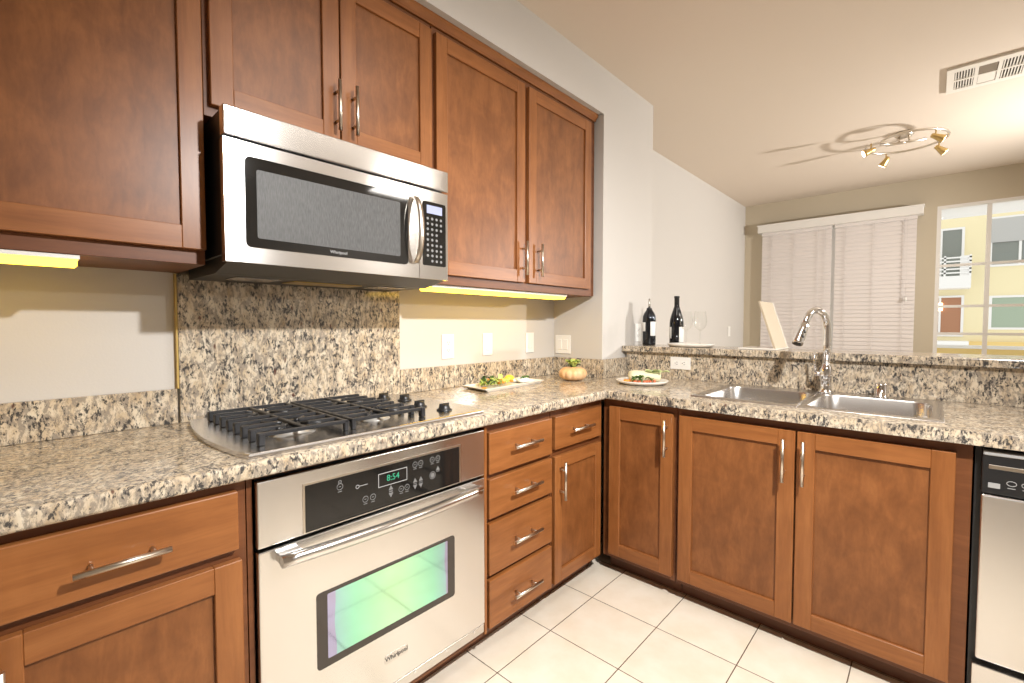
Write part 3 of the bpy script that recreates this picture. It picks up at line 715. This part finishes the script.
# ------------------------------------------------------------------ outlets and switches
def plate(pl, a, z, w_, h_, label, cat, name, kind):
    t = thing(name, label, cat, pl.pt(a, 0, z), 'wall plates')
    b = BM(); pl.box(b, a - w_ / 2, a + w_ / 2, 0.0003, .006, z - h_ / 2, z + h_ / 2, 0, .002, 2); part('cover_plate', b, 'white_plastic', t)
    for (da, dz, k) in kind:
        if k in ('o', 'oh'):
            b = BM(); pl.box(b, a + da - .0165, a + da + .0165, .005, .0075, z + dz - .0135, z + dz + .0135, 0, .003); s = part('socket', b, 'white_plastic', t)
            b = BM()
            for q in (-.0065, .0065):
                if k == 'o': pl.box(b, a + da + q - .0011, a + da + q + .0011, .0072, .0078, z + dz - .002, z + dz + .007)
                else: pl.box(b, a + da - .002, a + da + .007, .0072, .0078, z + dz + q - .0011, z + dz + q + .0011)
            pl.box(b, a + da - .0022 - (.008 if k == 'oh' else 0), a + da + .0022 - (.008 if k == 'oh' else 0), .0072, .0078, z + dz - (.0095 if k == 'o' else .002), z + dz - (.005 if k == 'o' else -.002))
            part('slots', b, 'slot_dark', s)
        else:
            b = BM(); pl.box(b, a + da - .0165, a + da + .0165, .005, .009, z + dz - .0335, z + dz + .0335, 0, .002); part('rocker', b, 'white_plastic', t)
WL = Plane('x', XL); WN = Plane('y', YN); WP = Plane('x', XN); WB = Plane('y', 0.68)
plate(WL, -0.472, 1.132, .078, .125, 'white double socket on the kitchen wall, nearest the granite slab', 'socket', 'wall_socket', [(0, .0195, 'o'), (0, -.0195, 'o')])
plate(WL, -0.190, 1.135, .074, .122, 'white rocker switch plate on the kitchen wall, just right of the socket', 'switch', 'light_switch', [(0, 0, 'r')])
plate(WL, 0.172, 1.133, .074, .122, 'white rocker switch plate on the kitchen wall, nearest the corner', 'switch', 'light_switch', [(0, 0, 'r')])
plate(WN, -0.565, 1.117, .118, .118, 'white two gang switch plate above the pumpkin', 'switch', 'light_switch', [(-.023, 0, 'r'), (.023, 0, 'r')])
plate(WB, 0.095, 1.0165, .120, .072, 'white double socket lying sideways in the granite above the plate', 'socket', 'wall_socket', [(-.022, 0, 'oh'), (.022, 0, 'oh')])
plate(WP, 0.863, 1.190, .075, .120, 'white socket on the wall stub beside the shorter wine bottle', 'socket', 'wall_socket', [(0, .0195, 'o'), (0, -.0195, 'o')])
plate(WL, 3.88, 1.16, .074, .12, 'white wall plate on the living room wall beyond the wine glasses', 'switch', 'light_switch', [(0, 0, 'r')])

# ------------------------------------------------------------------ things on worktop and ledge
LT = 1.1103
def bottle(label, x, y, prof, pour, bands, cap):
    t = thing('wine_bottle', label, 'bottle', (x, y, LT))
    b = BM(); lathe(b, prof, (x, y, LT), 36); part('glass_body', b, 'bottle_glass', t)
    for (a0, a1, z0, z1, m, nm) in bands:
        R = prof[2][0] + .0006; b = BM()
        lathe(b, [(R, z0), (R + .0004, z0 + .001), (R + .0004, z1 - .001), (R, z1)], (x, y, LT), 14, 0, a0, a1); part(nm, b, m, t)
    if pour:
        b = BM(); tube(b, [(x, y, LT + pour[0]), (x, y, LT + pour[1])], [.0085, .006], 12); part('pourer', b, 'steel_sink', t)
    b = BM(); lathe(b, cap, (x, y, LT), 24); part('capsule', b, 'black_plastic', t)
D = math.radians
bottle('short dark wine bottle with a steel pourer and red and white labels', -0.172, 0.818,
       [(.034, 0), (.0395, .003), (.0415, .008), (.0415, .165), (.040, .185), (.033, .205), (.022, .222), (.0165, .232), (.0155, .24)], (.238, .300),
       [(D(-53), D(26), .062, .152, 'label_white', 'label'), (D(-170), D(-97), .09, .148, 'label_white', 'label')], [(.0172, .224), (.0172, .240), (.001, .2402)])
bottle('tall dark wine bottle with white labels behind the platter', -0.038, 0.930,
       [(.034, 0), (.041, .003), (.0432, .008), (.0432, .14), (.041, .165), (.034, .195), (.024, .225), (.0165, .25), (.0148, .272), (.0148, .30)], None,
       [(D(-46), D(26), .02, .118, 'label_white', 'label'), (D(-172), D(-110), .045, .118, 'label_white', 'label')], [(.0158, .25), (.0155, .302), (.0172, .304), (.0172, .316), (.001, .3162)])
px, py = 0.108, 0.795
b = BM(); lathe(b, [(.118, 0), (.128, .003), (.138, .009), (.1425, .015), (.1425, .0195), (.138, .0195), (.12, .0135), (.093, .006), (.001, .0055)], (px, py, LT), 48, sx=.95, sy=.88)
solo('platter', b, 'porcelain', (px, py, LT), 'white oval platter on the bar ledge beneath two wine glasses', 'platter')
def wineglass(label, x, y):
    t = thing('wine_glass', label, 'glass', (x, y, LT + .0062), 'wine glasses on the platter')
    z0 = LT + .0062
    b = BM(); lathe(b, [(.031, 0), (.031, .0012), (.012, .004), (.0042, .012), (.0036, .05), (.0042, .088), (.008, .094), (.001, .0955)], (x, y, z0), 24); part('stem', b, 'wine_glass', t)
    b = BM(); lathe(b, [(.001, .0935), (.006, .094), (.022, .102), (.034, .122), (.0375, .145), (.0345, .178), (.0295, .207)], (x, y, z0), 28, top=False); part('bowl', b, 'wine_glass', t)
wineglass('empty stemmed wine glass on the platter, the one nearer the bottles', 0.078, 0.80)
wineglass('empty stemmed wine glass on the platter, the one farther from the bottles', 0.158, 0.808)
t = thing('display_stand', 'cream coloured panel leaning up from a thin white base on the bar ledge', 'stand', (0.5, 0.84, LT))
b = BM(); box(b, 0.40, 0.590, 0.712, 0.968, LT, LT + .008, 0, .002); part('base', b, 'porcelain', t)
b = BM(); prism(b, [(0.572, LT + .0085), (0.582, LT + .0085), (0.503, 1.368), (0.494, 1.368)], 'y', 0.715, 0.965); part('panel', b, 'cream_panel', t)
b = BM(); prism(b, [(0.571, LT + .0085), (0.586, LT + .0085), (0.507, 1.369), (0.494, 1.369)], 'y', 0.9652, 0.972); part('panel_edge', b, 'porcelain', t, 'white edge of the panel')
# round plate with wrap
cx, cy = 0.015, 0.355; z = CT + .0006
b = BM(); lathe(b, [(.112, 0), (.122, .003), (.133, .009), (.138, .015), (.1385, .0195), (.134, .0195), (.115, .013), (.088, .006), (.001, .0055)], (cx, cy, z), 48)
solo('dinner_plate', b, 'porcelain', (cx, cy, z), 'round white plate with a wrap, on the worktop in the corner left of the sink', 'plate')
t = thing('wrap_sandwich', 'cut tortilla wrap with salad filling on the round white plate', 'sandwich', (cx, cy, z + .006))
zz = z + .0085
dirw = Vector((0.72, 0.69, 0)).normalized(); prp = Vector((dirw.y, -dirw.x, 0))
cen = Vector((cx + .012, cy + .006, zz + .031))
b = BM(); n = 20; rings = []
for i in range(n + 1):
    s = i / n * 2 - 1; rr_ = .037 * (1 - abs(s) ** 7) ** .35 if abs(s) < .999 else .003
    rr_ = max(rr_, .004)
    ring = []
    for k in range(20):
        a = 2 * PI * k / 20; q = 1 + .05 * math.sin(3 * a + 5 * s)
        p = cen + dirw * (s * .090) + prp * (math.cos(a) * rr_ * 1.15 * q) + Vector((0, 0, math.sin(a) * rr_ * .85 * q)); p.z = max(p.z, zz + .0005); ring.append(b.verts.new(p))
    rings.append(ring)
for A, B in zip(rings, rings[1:]):
    for k in range(20):
        f = b.faces.new((A[k], A[(k + 1) % 20], B[(k + 1) % 20], B[k])); f.smooth = True
b.faces.new(rings[0][::-1]); b.faces.new(rings[-1]); part('tortilla', b, 'wrap_tortilla', t)
b = BM()
for k in range(12):
    p = cen + dirw * random.uniform(-.09, .06) + prp * random.uniform(.032, .050); p.z = zz + random.uniform(.004, .022)
    leaf(b, p, (random.uniform(-1, 1), random.uniform(-1, .2), .3), .032, .012, .3)
part('lettuce', b, 'leaf_green', t)
b = BM()
for k in range(8):
    p = cen + dirw * random.uniform(-.02, .09) + prp * random.uniform(.0, .03); p.z = zz + random.uniform(.046, .058)
    leaf(b, p, (random.uniform(.2, 1), random.uniform(-.3, .8), .1), .045, .018, .1)
part('lettuce', b, 'wrap_green', t, 'pale lettuce over the tortilla')
b = BM()
for k in range(7):
    p = cen + dirw * random.uniform(-.085, .05) + prp * random.uniform(.042, .058); blob(b, (p.x, p.y, zz + .008), (.010, .010, .007), 0, 2, .08)
part('tomato_pieces', b, 'tomato', t)
b = BM()
for k in range(5):
    p = cen + dirw * (-.06 - .012 * k) + prp * random.uniform(.0, .03); blob(b, (p.x, p.y, zz + .008), (.012, .009, .007), 0, 2, .1)
part('carrot_pieces', b, 'carrot', t)
# rectangular platter with salad; long axis runs with the wall
z = CT + .0006
q = [(-0.55, -0.452), (-0.355, -0.478), (-0.392, 0.005), (-0.575, 0.012)]
b = BM(); mx = sum(p[0] for p in q) / 4; my = sum(p[1] for p in q) / 4
def ins(k): return [(mx + (p[0] - mx) * k, my + (p[1] - my) * k) for p in q]
Ls = [[b.verts.new((p[0], p[1], zz2)) for p in ins(k)] for k, zz2 in ((.88, z), (.90, z + .002), (1.0, z + .014), (1.0, z + .0165), (.97, z + .0165), (.86, z + .008))]
for A, B in zip(Ls, Ls[1:]):
    for i in range(4): b.faces.new((A[i], A[(i + 1) % 4], B[(i + 1) % 4], B[i]))
b.faces.new(Ls[0][::-1]); b.faces.new(Ls[-1])
solo('serving_plate', b, 'porcelain', (mx, my, z), 'rectangular white plate of salad on the worktop right of the cooktop', 'plate')
t = thing('salad', 'mixed green salad with orange pieces on the rectangular plate', 'salad', (mx, my, z + .008)); zz = z + .0085
b = BM()
for k in range(34):
    p = (-0.46 + random.uniform(-.055, .055), -0.31 + random.uniform(-.085, .075), zz + random.uniform(.001, .016)); leaf(b, p, (random.uniform(-1, 1), random.uniform(-1, 1), .2), random.uniform(.03, .05), .013, .35)
part('lettuce', b, 'leaf_pale', t)
b = BM()
for k in range(7):
    p = (-0.455 + random.uniform(-.05, .05), -0.33 + random.uniform(-.08, .05), zz + random.uniform(.006, .026)); leaf(b, p, (random.uniform(-1, 1), random.uniform(-1, 1), .3), .036, .012, .4)
part('lettuce', b, 'leaf_dark', t, 'dark green leaves')
b = BM()
for k in range(12): blob(b, (-0.455 + random.uniform(-.045, .05), -0.275 + random.uniform(-.05, .06), zz + random.uniform(.012, .028)), (.012, .009, .007), 0, 2, .15)
part('carrot_pieces', b, 'carrot', t)
b = BM(); blob(b, (-0.50, -0.16, zz + .022), (.024, .030, .020), 0, 3, .03); solo('lemon_piece', b, 'lemon', (-0.50, -0.16, zz), 'yellow lemon piece at the back of the rectangular plate', 'lemon')
b = BM()
for k in range(9): blob(b, (-0.46 + random.uniform(-.04, .045), -0.135 + random.uniform(-.05, .06), zz + .0105), (.026, .028, .009), 0, 2, .08)
blob(b, (-0.445, -0.11, zz + .018), (.035, .045, .012), 0, 2, .06)
solo('white_dip', b, 'dip_white', (-0.46, -0.13, zz), 'mound of pale white dip on the rectangular plate', 'dip')
b = BM()
for k in range(7): leaf(b, (-0.43 + random.uniform(-.02, .02), -0.10 + random.uniform(-.04, .04), zz + .022), (random.uniform(-1, 1), random.uniform(-1, 1), .1), .03, .009, .25)
solo('herb_sprig', b, 'leaf_green', (-0.43, -0.10, zz + .02), 'green herb sprig on the white dip', 'herb')
for (ya, xa, lab) in ((-0.415, -0.43, 'small orange slice at the near end of the rectangular plate'), (-0.04, -0.47, 'small orange slice at the far end of the rectangular plate')):
    b = BM(); lathe(b, [(.013, 0), (.0155, .002), (.013, .005), (.001, .0055)], (xa, ya, z + .0085), 18); solo('carrot_slice', b, 'carrot', (xa, ya, z + .0085), lab, 'carrot')
# pumpkin
cx, cy = -0.345, 0.215; z = CT + .0005
t = thing('pumpkin', 'small pale orange pumpkin with leaves on top, in the worktop corner', 'pumpkin', (cx, cy, z))
prof = [(.001, .004)] + [(.082 * max(.02, math.sin(a)) ** .62, .039 - .039 * math.cos(a)) for a in [PI * k / 16 for k in range(1, 16)]] + [(.012, .072), (.001, .070)]
b = BM(); lathe(b, prof, (cx, cy, z), 72, fn=lambda a, r, zz_: 0.90 + .10 * abs(math.sin(a * 6)) ** 0.6); part('flesh', b, 'pumpkin', t)
b = BM(); tube(b, [(cx, cy, z + .068), (cx + .003, cy, z + .082), (cx + .010, cy + .004, z + .095)], [.010, .007, .006], 8); part('stem', b, 'stem', t)
b = BM()
for k in range(16):
    a = k * 2.4; leaf(b, (cx + .012 * math.cos(a), cy + .012 * math.sin(a), z + .072 + .001 * k), (math.cos(a), math.sin(a), .5), .042, .013, .45)
part('leaves', b, 'leaf_pale', t)
b = BM()
for k in range(7):
    a = k * 2.1 + .5; leaf(b, (cx + .010 * math.cos(a), cy + .010 * math.sin(a), z + .072), (math.cos(a), math.sin(a), .3), .038, .011, .3)
part('leaves', b, 'leaf_dark', t, 'darker leaves underneath')

# ------------------------------------------------------------------ blinds
def blind(label, x0, x1, cords, group):
    t = thing('window_blind', label, 'blind', ((x0 + x1) / 2, 4.39, 2.36), group)
    b = BM(); box(b, x0, x1, 4.375, 4.415, 2.338, 2.371); part('headrail', b, 'blind_white', t)
    b = BM(); z = 2.312
    while z > 0.60:
        a = math.radians(74); hw = .025; dy = math.cos(a) * hw; dz = math.sin(a) * hw; th = .0018
        prism(b, [(4.395 - dy, z - dz), (4.395 - dy - th, z - dz + th), (4.395 - .004, z + .003), (4.395 + dy - th, z + dz), (4.395 + dy, z + dz - th), (4.395 + .002, z - .003)], 'x', x0 + .003, x1 - .003)
        z -= 0.044
    part('slats', b, 'blind_white', t)
    b = BM(); box(b, x0 + .003, x1 - .003, 4.38, 4.41, 0.56, 0.585); part('bottom_rail', b, 'blind_white', t)
    for c in cords:
        b = BM(); cyl(b, (c, 4.376, .57), (c, 4.376, 2.35), .0022, seg=6); part('ladder_cord', b, 'cord_white', t)
    return t
bl = blind('closed white slatted blind on the far wall, left of the pair', -0.425, 0.300, (-0.31, -0.07, 0.17, 0.24), 'blinds on the far wall')
br = blind('closed white slatted blind on the far wall, right of the pair', 0.328, 1.030, (0.43, 0.68, 0.93), 'blinds on the far wall')
b = BM(); cyl(b, (0.955, 4.362, 1.53), (0.955, 4.362, 2.35), .0018, seg=6); pc = part('pull_cord', b, 'cord_white', br)
b = BM(); lathe(b, [(.004, .05), (.009, .035), (.013, 0), (.001, -.001)], (0.955, 4.362, 1.485), 12); part('tassel', b, 'white_plastic', pc)
b = BM(); box(b, -0.462, 1.075, 4.325, YF - .001, 2.372, 2.468, 0, .006, 2); box(b, -0.470, 1.083, 4.318, YF - .001, 2.452, 2.468, 0, .003)
solo('blind_valance', b, 'white_trim', (0.3, 4.39, 2.37), 'long white valance box over both blinds', 'valance')

# ------------------------------------------------------------------ ceiling vent and ceiling light
t = thing('ceiling_vent', 'white ceiling air vent with louvred sections near the kitchen edge', 'vent', (1.44, 2.0, CZ))
vx0, vx1, vy0, vy1 = 1.205, 1.565, 1.800, 2.175; zv = CZ - .014
b = BM(); cols_ = [(vx0 + .034, vx0 + .120), (vx0 + .137, vx0 + .217), (vx0 + .234, vx0 + .325)]; rows_ = [(vy0 + .055, vy0 + .180), (vy0 + .200, vy0 + .325)]
xs = [vx0] + [v for c in cols_ for v in c] + [vx1]; ysv = [vy0] + [v for r in rows_ for v in r] + [vy1]
for i in range(len(xs) - 1):
    for j in range(len(ysv) - 1):
        if i % 2 == 1 and j % 2 == 1: continue
        box(b, xs[i], xs[i + 1], ysv[j], ysv[j + 1], zv, CZ - .0005)
bmesh.ops.remove_doubles(b, verts=b.verts, dist=1e-5); part('frame', b, 'vent_paint', t)
b = BM(); box(b, vx0 + .02, vx1 - .02, vy0 + .02, vy1 - .02, CZ - .003, CZ - .0008); part('duct_shade', b, 'vent_shadow', t, 'sheet painted as the dark shade behind the louvres')  # flat dark sheet stands in for the shade inside the vent
for ci in (0, 2):
    for ry in rows_:
        x0_, x1_ = cols_[ci]; n = 7; b = BM()
        for k in range(n):
            x = x0_ + (k + .5) * (x1_ - x0_) / n; box(b, x - .0028, x + .0028, ry[0], ry[1], zv + .001, zv + .006)
        part('louvre', b, 'vent_paint', t)
b = BM(); box(b, cols_[1][0] + .002, cols_[1][1] - .002, rows_[1][0] + .002, rows_[1][1] - .002, zv + .002, zv + .006); part('damper_plate', b, 'vent_paint', t)
b = BM(); box(b, cols_[1][0] + .002, cols_[1][1] - .002, rows_[0][0] + .002, rows_[0][1] - .002, zv + .002, zv + .006); part('filter', b, 'filter_brown', t, 'brown filter panel')

lx, ly = 0.985, 2.79
t = thing('ceiling_spotlight', 'spiral nickel ceiling light with four small adjustable spot heads', 'light', (lx, ly, CZ))
b = BM(); lathe(b, [(.001, -.03), (.05, -.03), (.058, -.024), (.06, 0)], (lx - .01, ly + .02, CZ - .0005), 32); cano = part('canopy', b, 'nickel', t)
RZ = 2.668; RR = .268
pts = []
for k in range(49):
    a = D(205) - 2 * PI * k / 48 * 1.0; r = RR if k < 40 else RR - (k - 40) / 8 * .09
    pts.append((lx + r * math.cos(a) * .92, ly + r * math.sin(a) * .92, RZ))
pts += [(lx + .02 * (1 - k / 4) - .12 * (1 - k / 4), ly - .02 + .02 * k / 4, RZ) for k in range(1, 5)]
b = BM(); tube(b, pts, .0085, 10); part('ring', b, 'nickel', t)
b = BM()
for dx in (-.03, .03): cyl(b, (lx + dx - .01, ly + .01, RZ), (lx + dx - .01, ly + .01, CZ - .028), .007, seg=10)
cyl(b, (lx - .12, ly - .01, RZ), (lx + .12, ly + .02, RZ), .0085, seg=10)
part('bracket', b, 'nickel', t)
HEADS = [((0.80, 2.66), (-1, -.35, -.45)), ((0.86, 2.99), (-.55, .15, -.9)), ((1.135, 2.64), (.9, .35, -.5)), ((1.16, 2.93), (.75, .3, -.75))]
for (hx, hy), dv in HEADS:
    dv = Vector(dv).normalized(); a = math.atan2(hy - ly, hx - lx); sx, sy = lx + RR * .92 * math.cos(a), ly + RR * .92 * math.sin(a)
    top = Vector((sx, sy, RZ)); piv = Vector((sx, sy, RZ - .055))
    b = BM(); cyl(b, top, piv, .005, seg=8); c0 = piv - dv * .03; c1 = piv + dv * .035
    tube(b, [c0, c0 + dv * .006, piv, c1, c1 + dv * .016], [.010, .016, .019, .026, .030], 16); h = part('spot_head', b, 'brass', t)
    b = BM(); cyl(b, c1 + dv * .0165, c1 + dv * .0185, .025, seg=18); part('bulb', b, 'bulb_glow', h)

# ------------------------------------------------------------------ outside: own balcony soffit and the building opposite
b = BM(); box(b, 0.4, 5.5, YF + .15, 6.0, 2.56, 2.72); solo('balcony_soffit', b, 'facade_white', (2.5, 5.2, 2.56), 'white underside of the balcony above the tall window', 'soffit')
t = thing('balcony_railing', 'low golden balcony wall with a white cap just outside the tall window', 'railing', (2.5, 6.0, 0))
b = BM(); box(b, 0.4, 5.5, 6.0, 6.08, 0.80, 0.945); part('rail', b, 'facade_gold', t)
b = BM(); box(b, 0.4, 5.5, 5.99, 6.09, 0.946, 0.985); part('cap', b, 'facade_white', t)
t = thing('apartment_building', 'yellow apartment building with white balconies seen through the tall window', 'building', (3, 28, -3))
b = BM(); box(b, -8, 14, 26.35, 30, -3, 9); part('wall', b, 'facade_yellow', t)
def bwin(x0, x1, z0, z1, glass, parent, mull=True, y=26.35):
    b = BM(); f = .09
    box(b, x0, x0 + f, y - .06, y, z0, z1); box(b, x1 - f, x1, y - .06, y, z0, z1); box(b, x0 + f, x1 - f, y - .06, y, z1 - f, z1); box(b, x0 + f, x1 - f, y - .06, y, z0, z0 + f)
    if mull: xm = (x0 + x1) / 2; box(b, xm - .04, xm + .04, y - .055, y, z0 + f, z1 - f)
    wd = part('window', b, 'facade_white', parent)
    b = BM(); box(b, x0 + f, x1 - f, y - .02, y - .005, z0 + f, z1 - f); part('pane', b, glass, wd)
for dx in (0, 3.9, -3.9):
    bwin(2.80 + dx, 4.6 + dx, 3.68, 5.78, 'facade_glass', t); bwin(2.86 + dx, 4.66 + dx, 1.02, 2.46, 'facade_glass_green', t, False)
    b = BM(); box(b, 2.84 + dx, 4.56 + dx, 26.27, 26.285, 4.7, 5.7); part('roller_shade', b, 'facade_grey', t)
bwin(0.55, 2.05, 3.2, 5.5, 'facade_glass', t); bwin(0.55, 2.10, 0.7, 2.52, 'facade_brown', t)
b = BM(); box(b, 1.28, 1.42, 26.26, 26.30, 1.85, 2.2); part('wall_lamp', b, 'room_glow', t)
for zf in (2.78, 0.0):
    b = BM(); box(b, -0.4, 2.25, 25.2, 26.35, zf, zf + .52); bs = part('balcony_slab', b, 'facade_white', t)
    if zf > 1:
        b = BM()
        for k in range(5): box(b, -0.4, 2.25, 25.2, 25.24, zf + .62 + k * .16, zf + .68 + k * .16)
        box(b, 1.9, 2.2, 25.245, 25.26, zf + .52, zf + 1.36)
        for x in (-0.4, 0.5, 1.4, 2.18): box(b, x, x + .07, 25.2, 25.27, zf + .52, zf + 1.38)
        for k in range(5): box(b, 2.21, 2.25, 25.24, 26.35, zf + .62 + k * .16, zf + .68 + k * .16)
        part('balcony_rail', b, 'facade_white', bs)
b = BM(); box(b, -8, 14, 26.1, 26.35, -0.15, 0.5); part('ledge', b, 'facade_gold', t)
